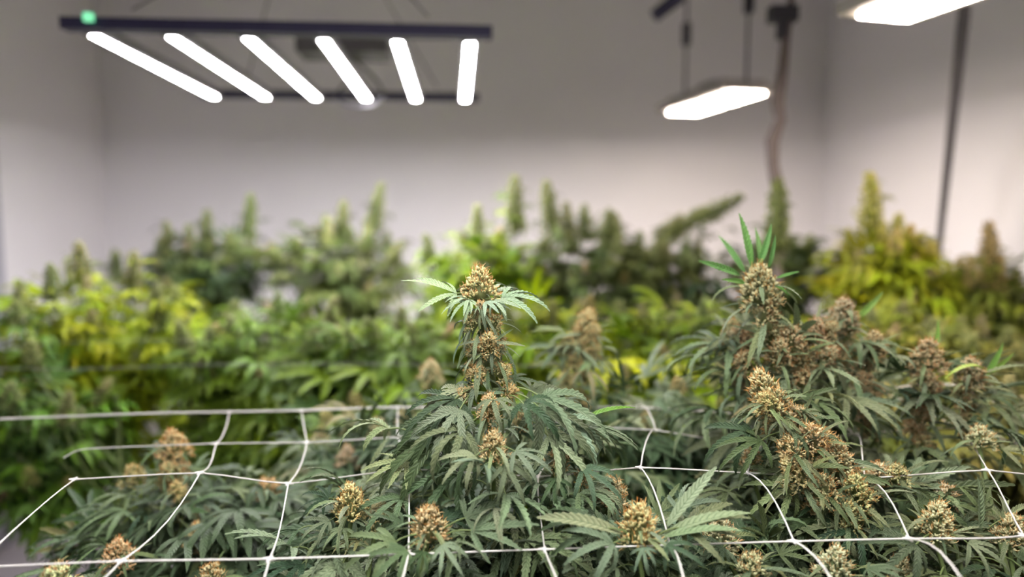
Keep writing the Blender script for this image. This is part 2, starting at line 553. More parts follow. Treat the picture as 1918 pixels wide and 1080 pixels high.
# leaf colours (linear), as the plants themselves have them
DUSTY = srgb(128, 141, 109)
DEEP = srgb(56, 78, 52)
MID = srgb(78, 104, 40)
FRESH = srgb(92, 128, 22)
LIME = srgb(156, 172, 8)
YELLOW = srgb(168, 142, 10)
OLIVE = srgb(104, 106, 54)


def vary(c, r, a=.22):
    k = r.uniform(1 - a, 1 + a)
    return (min(1, c[0] * k * r.uniform(.88, 1.12)), min(1, c[1] * k), min(1, c[2] * k * r.uniform(.82, 1.18)))


def mixc(a, b, t):
    return tuple(a[i] * (1 - t) + b[i] * t for i in range(3))


def inner_mesh(seed, n=200):
    """Dense tangle of leaves in a unit ball, for the shaded inside of a plant."""
    r = random.Random(seed); mb = MB()
    for _ in range(n):
        v = Vector((r.gauss(0, 1), r.gauss(0, 1), r.gauss(0, 1))).normalized() * (.25 + .75 * r.random() ** .6)
        w = math.atan2(v.y, v.x) + r.uniform(-1, 1)
        M = TRS(v, frame_from(Vector((math.cos(w), math.sin(w), r.uniform(-.5, .3))), Vector((r.uniform(-.4, .4), r.uniform(-.4, .4), 1))), r.uniform(.34, .56))
        for a in (0, .55, -.55, 1.2, -1.2):
            leaflet(mb, M @ Matrix.Rotation(a, 4, 'Z'), 1.0 - .25 * abs(a), .22, .2, -r.uniform(.4, 1.4), .4, 0, 5, False)
    return mb.mesh('inner_foliage', [M_LEAF])


INNER = [inner_mesh(1), inner_mesh(2), inner_mesh(3)]


class Plant:
    def __init__(self, x, y, label, cat='plant', leaf=DUSTY, leaf2=DEEP, budc=(1, 1, 1), seed=1, trunk=1.0, pot=None, group=None):
        self.r = random.Random(seed)
        self.base = Vector((x, y, 0.30))
        self.o = thing('cannabis_plant', self.base, label, cat, group)
        self.leaf, self.leaf2, self.budc = leaf, leaf2, budc
        self.n = 0
        mb = MB(); r = self.r
        self.tr = [Vector((0, 0, -.02))]
        for k in range(1, 6):
            self.tr.append(Vector((r.uniform(-.015, .015), r.uniform(-.015, .015), (trunk - .3) * k / 5)))
        mb.tube(self.tr, [.011, .010, .009, .008, .007, .005], 7)
        link('stem', mb.mesh('stem', M_STEM), self.o)

    def loc(self, p): return Vector(p) - self.base

    def trunk_at(self, z):
        z = max(0.0, min(z, self.tr[-1].z))
        for a, b in zip(self.tr, self.tr[1:]):
            if a.z <= z <= b.z: return a.lerp(b, (z - a.z) / max(1e-6, b.z - a.z))
        return self.tr[-1].copy()

    def branch(self, p, drop=.35, rad=.0035):
        """Curved branch from the trunk up to world point p; returns its polyline (local)."""
        e = self.loc(p)
        s = self.trunk_at(e.z - drop)
        m = s.lerp(e, .55); m.z = s.z + (e.z - s.z) * .38
        pts = []
        for k in range(9):
            t = k / 8
            pts.append(s * (1 - t) ** 2 + m * 2 * t * (1 - t) + e * t * t)
        mb = MB(); mb.tube(pts, [rad * (1.5 - .7 * k / 8) for k in range(9)], 5)
        link('branch', mb.mesh('branch', M_STEM), self.o)
        return pts

    def put_leaf(self, p, d, size, v=None, up=None, color=None, lo=False, local=False):
        if self.n >= 298: return
        self.n += 1
        r = self.r
        pool = LEAF_LO if lo else LEAF
        me = pool[v % len(pool)] if v is not None else r.choice(pool)
        up = up or Vector((r.uniform(-.35, .35), r.uniform(-.35, .35), 1))
        p = p if local else self.loc(p)
        if color is None:
            color = vary(mixc(self.leaf, self.leaf2, r.random() ** 1.2), r)
            if not lo and r.random() < .02: color = vary(srgb(140, 134, 92), r)
        return link('leaf', me, self.o, TRS(p, frame_from(Vector(d), up), size), color)

    def blade(self, p, q, v=0, up=None, color=None):
        """A single long blade from world point p to q."""
        self.n += 1
        d = Vector(q) - Vector(p)
        color = color or vary(self.leaf, self.r, .08)
        return link('leaf', BLADE_BIG[v], self.o, TRS(self.loc(p), frame_from(d, up or Vector((0, -.5, 1))), d.length), color)

    def bud(self, p, axis=(0, 0, 1), s=1.0, v=None, sugar=9, sl=.05, cola=False, pist=True, sdown=.0, tint=None):
        """Bud whose base stands at world point p, with pistils and sugar leaves as its own pieces."""
        r = self.r
        pool = COLAS if cola else BUDS
        k = v if v is not None else r.randrange(len(pool))
        cme, pme = pool[k]
        ax = Vector(axis).normalized()
        rot = frame_from(ax.orthogonal(), ax)
        rot = rot @ Matrix.Rotation(r.uniform(0, 6.28), 3, 'Z')
        col = tint or tuple(c * r.uniform(.9, 1.08) for c in self.budc)
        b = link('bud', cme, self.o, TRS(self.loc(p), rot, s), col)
        if pist:
            q = link('pistils', pme, b, None, tuple(c * r.uniform(.9, 1.05) for c in self.budc)); tag(q, kind='stuff')
        H = max(v_.co.z for v_ in cme.vertices)
        for j in range(sugar):
            w = j * 2.4 + r.uniform(-.5, .5)
            h = H * r.uniform(-.05, .5 if not cola else .85)
            d = Vector((math.cos(w), math.sin(w), r.uniform(-.5, .35) - sdown))
            l = sl * r.uniform(.6, 1.15) / s
            link('sugar_leaf', r.choice(SUGAR), b, TRS(Vector((math.cos(w) * .008, math.sin(w) * .008, h)), frame_from(d, Vector((0, 0, 1))), l),
                 vary(mixc(self.leaf, self.leaf2, .3 * r.random()), r, .15))
        return b

    def whorl(self, p, n, size, pitch=0.1, spread=.05, lo=False, az0=None, drop=.10):
        """n leaves on their petioles around the branch below world point p."""
        r = self.r
        a0 = r.uniform(0, 6.28) if az0 is None else az0
        for j in range(n):
            w = a0 + j * 2.4 + r.uniform(-.3, .3)
            t = j / max(1, n - 1)
            d = Vector((math.cos(w), math.sin(w), pitch - .35 * t + r.uniform(-.15, .15)))
            self.put_leaf(Vector(p) + Vector((math.cos(w) * .006, math.sin(w) * .006, -drop * t)), d, size * (.65 + .5 * t) * r.uniform(.85, 1.15), lo=lo)

    def inner(self, c, rad, t=.6):
        """One mass of inner leaves around world point c, too tangled to count."""
        r = self.r
        M = Matrix.Translation(self.loc(c)) @ Matrix.Rotation(r.uniform(0, 6.28), 4, 'Z') @ Matrix.Diagonal((rad[0], rad[1], rad[2], 1))
        o = link('inner_foliage', r.choice(INNER), self.o, M, vary(mixc(self.leaf, self.leaf2, t), r, .08))
        tag(o, kind='stuff')

    def fill(self, c, rad, n, size, lo=False, shell=.45, upness=.0, color=None):
        """n leaves through an ellipsoid of foliage, pointing outwards and drooping."""
        r = self.r; c = Vector(c)
        for _ in range(n):
            v = Vector((r.gauss(0, 1), r.gauss(0, 1), r.gauss(0, 1))).normalized()
            k = shell + (1 - shell) * r.random() ** .6
            p = c + Vector((v.x * rad[0], v.y * rad[1], v.z * rad[2])) * k
            d = Vector((v.x + r.uniform(-.6, .6), v.y + r.uniform(-.6, .6), .35 * v.z - .05 + upness + r.uniform(-.35, .35)))
            cc = color(r) if color else None
            self.put_leaf(p, d, r.uniform(.7, 1.25) * size, lo=lo, color=cc)


def clusters(pl, c, rad, n, size, per=9):
    """Foliage as branch tips: each a small bud above a rosette of leaves."""
    r = pl.r; c = Vector(c)
    for _ in range(max(1, n // per)):
        v = Vector((r.gauss(0, 1), r.gauss(0, 1) - .3, r.gauss(0, 1) + .25)).normalized()
        k = .45 + .55 * r.random() ** .5
        q = c + Vector((v.x * rad[0], v.y * rad[1], v.z * rad[2])) * k
        s = r.uniform(.55, .95)
        tan = r.random() < .6
        t = (.95, .80, .68) if tan else (.55, .62, .34)
        pl.bud(q, (v.x * .5, v.y * .5, 1), s, r.choice((1, 2, 2)), 5, .055, cola=True, pist=False, tint=tuple(x * r.uniform(.7, 1.0) for x in t))
        col = vary(mixc(pl.leaf, pl.leaf2, r.random()), r, .25)
        for j in range(per):
            w = j * 2.4 + r.uniform(-.5, .5); tt = j / per
            d = Vector((math.cos(w), math.sin(w), .45 - .9 * tt + r.uniform(-.2, .2)))
            pl.put_leaf(q + Vector((0, 0, .02 - .09 * tt)), d, size * (.6 + .5 * tt) * r.uniform(.85, 1.15), lo=True, color=vary(col, r, .15))


def pot(x, y, mat, label, grp):
    t = thing('fabric_pot', (x, y, 0.004 if x > -.99 else 0), label, 'pot', grp)
    mb = MB(); mb.lathe([(.135, 0), (.15, .02), (.155, .15), (.152, .31), (.158, .33), (.146, .33), (.144, .30)], n=20)
    link('pot_wall', mb.mesh('pot_wall', mat), t)
    mb = MB(); mb.lathe([(.143, 0), (.143, .005), (.07, .012)], n=20)
    link('potting_soil', mb.mesh('potting_soil', M_SOIL), t, Matrix.Translation((0, 0, .295)))
    for s in (-1, 1):
        mb = MB(); mb.tube([(s * .158, -.04, .26), (s * .19, -.03, .24), (s * .19, .03, .24), (s * .158, .04, .26)], .006, 5)
        link('handle', mb.mesh('handle', mat), t)
    return t
# ------------------------------------------------------------------ the front plants (in focus)
def tipbud(pl, px, py, Y, s=1.0, v=0, axis=(0, 0, 1), n=5, size=.085, sugar=9, sl=.05, pitch=.15, cola=False, br=True, drop=.10, lo=False, az=None, pist=True):
    """Bud with its tip at the given photograph point and depth, its branch and the leaves below it."""
    ax = Vector(axis).normalized()
    me = (COLAS if cola else BUDS)[v][0]
    H = max(q.co.z for q in me.vertices) * s
    base = P(px, py, Y) - ax * H
    pl.bud(base, ax, s, v, sugar, sl, cola, pist)
    if br: pl.branch(base)
    if n: pl.whorl(base - Vector((0, 0, .004)), n, size, pitch, lo=lo, az0=az, drop=drop)
    return base


def aim(pl, a, b, Y0, Y1, v, up=(0, -.6, 1), size=None, color=None):
    """Palmate leaf from photograph point a (depth Y0) whose middle blade ends near b (depth Y1)."""
    p, q = P(a[0], a[1], Y0), P(b[0], b[1], Y1)
    d = q - p
    pl.put_leaf(p, d, size or d.length / 1.3, v, Vector(up), color)


# centre plant with the tall main cola
A = Plant(-0.03, 0.97, 'tall centre plant with one slender upright main bud in sharp focus', seed=21, trunk=1.12, budc=(.94, .88, .76))
stem_px = [(938, 800), (932, 735), (915, 690), (908, 640), (903, 590), (898, 555)]
spts = [A.tr[-1]] + [A.loc(P(x, y, .92)) for x, y in stem_px]
mb = MB(); mb.tube(spts, [.005, .005, .005, .0045, .004, .0035, .003], 6)
link('stem', mb.mesh('stem', M_STEM), A.o)
tipbud(A, 897, 496, .92, 1.0, 1, (-.03, 0, 1), 0, sugar=7, sl=.035, br=False)
for (a, b, y1, v, s) in [((893, 556), (788, 538), .90, 4, .066), ((893, 560), (842, 580), .86, 0, .045), ((902, 556), (1008, 556), .90, 0, .066),
                         ((898, 558), (940, 585), .86, 4, .042), ((893, 552), (850, 548), .98, 4, .05), ((900, 552), (975, 540), .97, 6, .05),
                         ((890, 560), (858, 562), .88, 1, .04), ((905, 560), (965, 572), .88, 4, .045)]:
    aim(A, a, b, .915, y1, v, size=s * 1.08, color=vary(srgb(150, 164, 132), A.r, .1))
for (x, y, yy, s, ax, v) in [(889, 612, .905, .58, (-.35, -.4, .9), 3), (920, 614, .905, .58, (.45, -.4, .8), 3), (905, 602, .93, .6, (0, .6, .7), 3),
                             (893, 660, .905, .56, (-.45, -.4, .8), 3), (914, 656, .895, .66, (.1, -.7, .8), 0), (929, 650, .91, .5, (.6, -.2, .7), 3),
                             (898, 708, .895, .62, (-.2, -.7, .7), 3), (934, 702, .905, .6, (.5, -.5, .6), 3), (890, 700, .93, .5, (-.6, .2, .7), 3),
                             (922, 690, .94, .6, (.2, .8, .5), 3), (905, 640, .94, .6, (0, .8, .5), 3), (880, 742, .9, .5, (-.7, -.5, .5), 3),
                             (948, 738, .9, .55, (.6, -.6, .5), 3), (901, 582, .90, .42, (-.1, -.5, .8), 3)]:
    A.bud(P(x, y, yy), ax, s, v, 7, .036, sdown=.5)
for k in range(46):
    y = 574 + k * 3.1
    x = 900 + (y - 560) * .11
    w = k * 2.4 + A.r.uniform(-.4, .4)
    c0 = P(x, y, .915)
    ln = A.r.uniform(.038, .056) * (.75 + .008 * k)
    o_ = Vector((math.cos(w), math.sin(w), 0))
    st_ = .010 if o_.y > -.2 else .024
    A.blade(c0 + o_ * st_, c0 + o_ * (st_ + ln * .45) + Vector((0, 0, -ln * A.r.uniform(.5, 1.0))), A.r.choice((1, 2, 2)), o_ * .8 + Vector((0, 0, 1)),
            vary(mixc(DUSTY, DEEP, A.r.uniform(.1, .9)), A.r, .15))
tipbud(A, 915, 735, .87, .72, 0, (0, -.35, 1), 8, .075, 8, .045, .25)
tipbud(A, 924, 803, .83, .80, 0, (0, -.2, 1), 8, .085, 9, .05, .2)
tipbud(A, 1050, 835, .86, .78, 3, (.2, -.3, 1), 7, .085, 8, .045, .2)
tipbud(A, 1150, 890, .90, .95, 1, (.1, -.2, 1), 6, .09, 9, .05, .1)
tipbud(A, 1100, 872, .88, .6, 3, (.3, -.2, 1), 4, .08, 6, .045, .1)
tipbud(A, 985, 770, .98, .7, 3, (.3, 0, 1), 6, .08, 6, .045, -.3)
for (a, b, y0, y1, v) in [((960, 725), (1150, 790), .90, .86, 2), ((965, 735), (1130, 840), .89, .83, 3), ((950, 720), (1095, 755), .92, .95, 1),
                          ((955, 740), (1050, 800), .88, .80, 7), ((900, 715), (780, 765), .91, .88, 3), ((895, 725), (745, 800), .9, .86, 1),
                          ((885, 735), (800, 850), .89, .82, 2), ((890, 760), (700, 845), .9, .88, 0), ((900, 780), (780, 880), .88, .80, 7),
                          ((1000, 760), (1165, 845), .90, .88, 7), ((990, 785), (1120, 895), .87, .82, 2), ((920, 735), (935, 790), .88, .81, 7),
                          ((910, 715), (830, 735), .91, .93, 1), ((930, 705), (1010, 715), .92, .93, 4), ((870, 790), (690, 905), .9, .86, 3),
                          ((1060, 860), (1170, 925), .85, .80, 2), ((1040, 870), (1040, 960), .84, .80, 7), ((930, 845), (985, 935), .82, .77, 2),
                          ((920, 845), (905, 925), .82, .78, 5), ((915, 840), (825, 890), .82, .78, 2), ((935, 835), (1040, 870), .82, .79, 0)]:
    aim(A, a, b, y0, y1, v)
A.blade(P(1098, 782, .93), P(1192, 762, .91), 1, Vector((0, -.6, 1)), srgb(92, 132, 40))
A.fill(P(930, 880, .95), (.15, .10, .085), 70, .08, upness=-.3)
A.fill(P(930, 1020, .95), (.20, .12, .09), 60, .09)

# front centre-right plant: bud framed by large spread leaves
B = Plant(0.20, 0.60, 'low plant at front centre with an orange-haired bud ringed by large spread leaves', seed=5, trunk=1.05, budc=(1.0, .90, .74))
tipbud(B, 1198, 938, .79, 1.08, 0, (0, -.15, 1), 4, .075, 12, .05, .1, drop=.06)
for (a, b, y0, y1, v, u) in [((1245, 985), (1330, 885), .81, .83, 0, (-.7, -.7, .6)), ((1180, 1000), (1010, 962), .79, .77, 0, (0, -.5, 1)),
                             ((1235, 1000), (1400, 955), .79, .77, 1, (0, -.5, 1)), ((1220, 1010), (1320, 1050), .77, .73, 2, (0, -.7, 1)),
                             ((1180, 1010), (1065, 1035), .78, .73, 2, (0, -.7, 1)), ((1200, 1005), (1215, 1078), .77, .73, 7, (0, -1, .5)),
                             ((1190, 990), (1090, 1000), .80, .80, 4, (0, -.5, 1)), ((1215, 985), (1270, 905), .82, .86, 6, (0, -.9, .6))]:
    aim(B, a, b, y0, y1, v, u)
B.blade(P(1250, 985, .79), P(1342, 872, .80), 0, Vector((-.75, -.75, .5)), srgb(140, 154, 124))
B.blade(P(1165, 1000, .79), P(1003, 966, .765), 1, Vector((0, -.6, 1)))
B.blade(P(1245, 1000, .79), P(1410, 958, .765), 1, Vector((0, -.6, 1)))
B.blade(P(1245, 1005, .785), P(1392, 992, .75), 1, Vector((0, -.6, 1)))
B.fill(P(1200, 1140, .84), (.13, .10, .06), 45, .085)

# front centre-left plant
BL = Plant(-0.22, 0.58, 'low plant at front with two tan buds, left of the tall centre plant', seed=8, trunk=1.05, budc=(1.0, .90, .74))
tipbud(BL, 803, 945, .79, .95, 1, (.03, -.15, 1), 5, .08, 11, .05, .1, drop=.06)
tipbud(BL, 655, 902, .87, .92, 0, (0, -.1, 1), 7, .08, 9, .05, 0)
tipbud(BL, 700, 975, .86, .5, 3, (0, -.3, 1), 4, .07, 6, .04, 0)
for (a, b, y0, y1, v, u) in [((780, 1000), (640, 1050), .78, .74, 2, (0, -.7, 1)), ((790, 1010), (690, 1085), .77, .72, 2, (0, -.8, 1)),
                             ((800, 1010), (775, 1090), .77, .73, 7, (0, -1, .5)), ((815, 1000), (865, 1070), .77, .73, 2, (0, -.8, 1)),
                             ((830, 990), (970, 920), .79, .82, 0, (.2, -.8, 1)), ((835, 1000), (1000, 975), .79, .78, 4, (0, -.6, 1)),
                             ((780, 985), (690, 970), .79, .80, 4, (0, -.5, 1)), ((810, 985), (890, 945), .8, .85, 1, (0, -.5, 1)),
                             ((640, 965), (560, 1000), .87, .84, 2, (0, -.6, 1)), ((650, 970), (625, 1040), .86, .81, 7, (0, -1, .6)),
                             ((670, 960), (760, 935), .88, .86, 0, (0, -.5, 1)), ((640, 940), (560, 915), .9, .93, 1, (0, -.5, 1))]:
    aim(BL, a, b, y0, y1, v, u)
BL.fill(P(760, 1130, .86), (.16, .10, .07), 60, .085)
BL.fill(P(660, 1050, .92), (.08, .08, .09), 45, .08)

# right plant with a heavy leaning cola
C = Plant(0.48, 0.98, 'bushy right plant with one heavy bud leaning to the left', seed=13, trunk=1.10, budc=(.92, .88, .76), leaf=mixc(DUSTY, OLIVE, .35), leaf2=DEEP)
tipbud(C, 1415, 690, .92, 1.05, 2, (-.45, 0, 1), 0, sugar=7, sl=.04, br=False)
for (x, y, yy, s, v) in [(1465, 790, .92, 1.0, 1), (1440, 765, .90, .7, 3), (1500, 800, .94, .95, 0), (1520, 840, .90, 1.0, 1), (1490, 850, .88, .85, 3),
                         (1550, 850, .94, 1.0, 0), (1500, 900, .88, .9, 0), (1570, 890, .92, 1.0, 2), (1545, 930, .88, .9, 1), (1600, 905, .92, .85, 3),
                         (1610, 945, .89, 1.0, 0), (1590, 985, .88, .9, 1), (1650, 905, .95, .95, 1), (1680, 900, .93, .75, 3), (1530, 960, .9, .8, 3)]:
    C.bud(P(x, y, yy), (C.r.uniform(-.7, .1), C.r.uniform(-.7, 0), .8), s, v, 11, .055, sdown=.2)
cpts = [C.tr[-1]] + [C.loc(P(x, y, .93)) for x, y in [(1620, 980), (1570, 900), (1510, 820), (1450, 760)]]
mb = MB(); mb.tube(cpts, [.005, .005, .005, .004, .003], 6); link('stem', mb.mesh('stem', M_STEM), C.o)
for (x, y, n, s) in [(1455, 765, 4, .06), (1500, 820, 5, .06), (1550, 880, 6, .065), (1590, 930, 6, .07)]:
    C.whorl(P(x, y, .92), n, s, -.1, drop=.03)
for (a, b, y0, y1, v) in [((1450, 790), (1310, 845), .92, .92, 2), ((1460, 810), (1340, 860), .91, .88, 0), ((1460, 770), (1462, 830), .89, .86, 5),
                          ((1480, 755), (1560, 725), .94, .96, 4), ((1480, 770), (1560, 780), .92, .90, 2), ((1660, 930), (1800, 870), .93, .95, 4),
                          ((1680, 930), (1880, 900), .93, .93, 4), ((1670, 940), (1850, 940), .92, .88, 0), ((1690, 910), (1830, 865), .97, 1.0, 0),
                          ((1620, 970), (1560, 1060), .88, .82, 2), ((1600, 960), (1500, 1050), .88, .84, 7), ((1560, 960), (1440, 1010), .89, .86, 3),
                          ((1520, 900), (1400, 950), .9, .88, 2), ((1500, 870), (1385, 905), .92, .92, 4), ((1640, 960), (1700, 1040), .88, .82, 2)]:
    aim(C, a, b, y0, y1, v)
tipbud(C, 1410, 838, .95, .75, 3, (0, -.2, 1), 5, .08, 7, .045, 0)
C.fill(P(1560, 980, .99), (.16, .10, .09), 60, .085)
C.fill(P(1620, 1080, .97), (.22, .13, .08), 60, .09)

# right front plant
G = Plant(0.56, 0.62, 'low plant along the bottom right edge with pale buds and long drooping leaves', seed=17, trunk=1.02, leaf=mixc(DUSTY, OLIVE, .3))
for (x, y, yy, s, v, n) in [(1760, 935, .84, .95, 0, 6), (1568, 1022, .80, .9, 1, 6), (1410, 1035, .80, .85, 3, 6), (1350, 965, .85, .95, 1, 5),
                            (1775, 905, .92, .75, 3, 4), (1900, 960, .85, .8, 0, 5), (1840, 795, .98, .8, 3, 4), (1690, 1040, .82, .7, 3, 5)]:
    tipbud(G, x, y, yy, s, v, (0, -.15, 1), n, .085, 10, .05, .05)
for (a, b, y0, y1, v, u) in [((1838, 985), (1832, 892), .84, .86, 4, (0, -1, .2)), ((1780, 1000), (1900, 1060), .83, .78, 2, (0, -.7, 1)),
                             ((1740, 1000), (1650, 1070), .83, .78, 2, (0, -.7, 1)), ((1850, 990), (1940, 930), .86, .88, 0, (0, -.6, 1)),
                             ((1730, 990), (1655, 960), .85, .86, 3, (0, -.6, 1)), ((1600, 1060), (1690, 1075), .8, .76, 1, (0, -.6, 1)),
                             ((1380, 1010), (1290, 1060), .84, .80, 2, (0, -.7, 1)), ((1430, 1050), (1530, 1010), .82, .84, 0, (0, -.6, 1))]:
    aim(G, a, b, y0, y1, v, u)
G.blade(P(1836, 990, .84), P(1831, 892, .845), 0, Vector((0, -1, .1)))
G.fill(P(1760, 1080, .90), (.16, .10, .06), 60, .085)
G.fill(P(1480, 1120, .85), (.13, .10, .06), 60, .085)

# left plant, slightly out of focus
E = Plant(-0.50, 1.10, 'grey-green left plant with several scattered tan buds below the net', seed=23, trunk=1.0, budc=(1.0, .90, .74), leaf=mixc(DUSTY, MID, .35), leaf2=DEEP)
for (x, y, yy, s, v, n) in [(320, 803, 1.16, 1.15, 1, 8), (247, 868, 1.20, .95, 3, 7), (500, 893, 1.14, .95, 3, 8), (368, 977, 1.04, .92, 1, 8), (220, 1007, .98, .95, 1, 5),
                            (570, 990, 1.08, .85, 0, 7), (395, 1053, .94, .85, 3, 6), (470, 1010, 1.18, .6, 3, 4), (330, 900, 1.10, .7, 3, 5)]:
    tipbud(E, x, y, yy, s, v, (0, -.1, 1), n, .088, 9, .052, .1)
E.bud(P(320, 910, 1.16), (0, -.3, 1), .9, 3, 7, .05); E.bud(P(325, 890, 1.14), (-.4, -.3, .8), .7, 3, 5, .05); E.bud(P(335, 885, 1.16), (.5, -.3, .8), .7, 3, 5, .05)
E.fill(P(370, 1060, 1.12), (.19, .14, .10), 120, .09)
E.fill(P(330, 950, 1.18), (.07, .07, .06), 30, .085)
E2 = Plant(-0.62, 0.66, 'plant at the bottom left corner showing only one yellow-tipped bud', seed=29, trunk=1.0, leaf=mixc(DUSTY, MID, .5))
tipbud(E2, 105, 1056, .76, .85, 3, (0, -.1, 1), 4, .045, 9, .04, -.3)
tipbud(E2, -40, 1120, .80, .9, 1, (0, -.1, 1), 5, .06, 9, .05, -.3)
E2.fill(P(20, 1230, .80), (.10, .08, .05), 30, .08)

# right rear plant: round bud with upright leaves, chain of buds trailing to the right
D = Plant(0.55, 1.34, 'right plant with round bud crowned by upright green leaf blades', seed=31, trunk=1.2, budc=(.72, .67, .60), leaf=mixc(DUSTY, OLIVE, .3), leaf2=DEEP)
DS = .92
PD = lambda x, y, Y: P(x, y, Y * DS)
dp = PD(1425, 570, 1.12)
D.bud(dp, (-.12, -.1, 1), 1.32, 1, 12, .07)
D.bud(PD(1432, 600, 1.12), (0, -.5, 1), .95, 3, 8, .07, sdown=.4)
for (x, y, yy, s) in [(1450, 640, 1.13, 1.0), (1480, 650, 1.12, 1.0), (1500, 680, 1.14, 1.0), (1455, 680, 1.12, .9), (1515, 640, 1.16, .9), (1490, 720, 1.13, .9),
                      (1530, 690, 1.15, .8), (1540, 640, 1.17, .7), (1400, 690, 1.14, .8), (1375, 640, 1.18, .8), (1380, 680, 1.18, .8), (1405, 650, 1.16, .7)]:
    D.bud(PD(x, y, yy), (D.r.uniform(-.6, .6), -.5, .8), s, None, 7, .06, sdown=.15)
for (a, b, y0, y1, v) in [((1408, 500), (1384, 398), 1.13, 1.13, 0), ((1420, 500), (1445, 418), 1.14, 1.15, 0), ((1425, 495), (1414, 425), 1.15, 1.17, 0),
                          ((1440, 500), (1452, 440), 1.13, 1.12, 0), ((1395, 510), (1345, 440), 1.16, 1.20, 0), ((1385, 515), (1308, 487), 1.12, 1.10, 1),
                          ((1455, 520), (1498, 508), 1.12, 1.10, 1), ((1395, 530), (1352, 522), 1.11, 1.08, 1), ((1450, 535), (1480, 550), 1.11, 1.08, 2)]:
    D.blade(PD(a[0], a[1], y0), PD(b[0], b[1], y1), v, Vector((0, -1, .3)), vary(srgb(96, 136, 70), D.r, .12))
D.branch(dp)
for (x, y, yy, s, nn) in [(1582, 556, 1.22, 1.1, 2), (1640, 618, 1.20, .95, 3), (1742, 632, 1.18, 1.1, 3), (1822, 668, 1.18, 1.0, 2), (1372, 595, 1.2, .7, 2)]:
    b0 = tipbud(D, x, y, yy * DS, s, 1, (0, -.1, 1), 4, .08, 10, .055, .2, drop=.04)
    for k in range(1, 1 + nn * 2):
        D.bud(b0 + Vector((D.r.uniform(-.016, .016), D.r.uniform(-.012, .012), -.020 * k)), (D.r.uniform(-.8, .8), -.5, .7), s * .75, 3, 5, .05, sdown=.2)
for (a, b, y0, y1) in [((1600, 600), (1655, 545), 1.24, 1.26), ((1750, 660), (1757, 598), 1.2, 1.22), ((1840, 710), (1880, 640), 1.2, 1.22), ((1850, 700), (1900, 660), 1.19, 1.18)]:
    D.blade(PD(a[0], a[1], y0), PD(b[0], b[1], y1), 0, Vector((0, -1, .3)), vary(srgb(120, 158, 74), D.r, .1))
D.blade(PD(1845, 692, 1.16), PD(1772, 694, 1.12), 2, Vector((0, -.4, 1)), srgb(150, 170, 80))
D.fill(PD(1480, 740, 1.22), (.10, .09, .10), 55, .085)
D.fill(PD(1700, 800, 1.28), (.20, .12, .10), 75, .09)

# centre-right cola just behind, slightly blurred
F = Plant(0.14, 1.34, 'blurred plant with fat bud standing right of the slender main bud', seed=37, trunk=1.15, budc=(.80, .80, .62), leaf=DUSTY, leaf2=mixc(DEEP, MID, .3))
tipbud(F, 1105, 575, 1.24, 1.15, 2, (.18, 0, 1), 4, .07, 10, .06, .3, drop=.03)
for (x, y, s) in [(1080, 660, .95), (1095, 640, .95), (1075, 690, 1.0), (1090, 710, .9), (1070, 730, .9), (1060, 660, .7), (1110, 670, .7), (1085, 760, .9)]:
    F.bud(P(x, y, 1.24), (F.r.uniform(-.5, .6), -.5, .8), s, None, 7, .062, sdown=.3)
for (a, b) in [((1080, 620), (1000, 625)), ((1075, 650), (985, 660)), ((1110, 620), (1140, 608)), ((1070, 680), (1000, 690)), ((1110, 660), (1150, 700))]:
    aim(F, a, b, 1.25, 1.22, 4)
F.branch(P(1075, 760, 1.25))
tipbud(F, 1270, 705, 1.35, .8, 3, n=5, size=.085); tipbud(F, 1210, 770, 1.3, .8, 1, n=5, size=.085)
F.fill(P(1200, 830, 1.30), (.17, .12, .10), 110, .09)
S = Plant(-0.22, 1.42, 'blurred low plant with small tan buds, left behind the main bud', seed=41, trunk=1.1, leaf=mixc(DUSTY, MID, .4), leaf2=DEEP)
for (x, y, yy, s) in [(806, 672, 1.36, 1.05), (707, 780, 1.30, .85), (650, 832, 1.28, .85), (760, 760, 1.4, .8), (600, 800, 1.5, .8)]:
    tipbud(S, x, y, yy, s, 1, (0, 0, 1), 6, .09, 9, .055, .1)
S.fill(P(720, 890, 1.36), (.20, .12, .09), 130, .09)

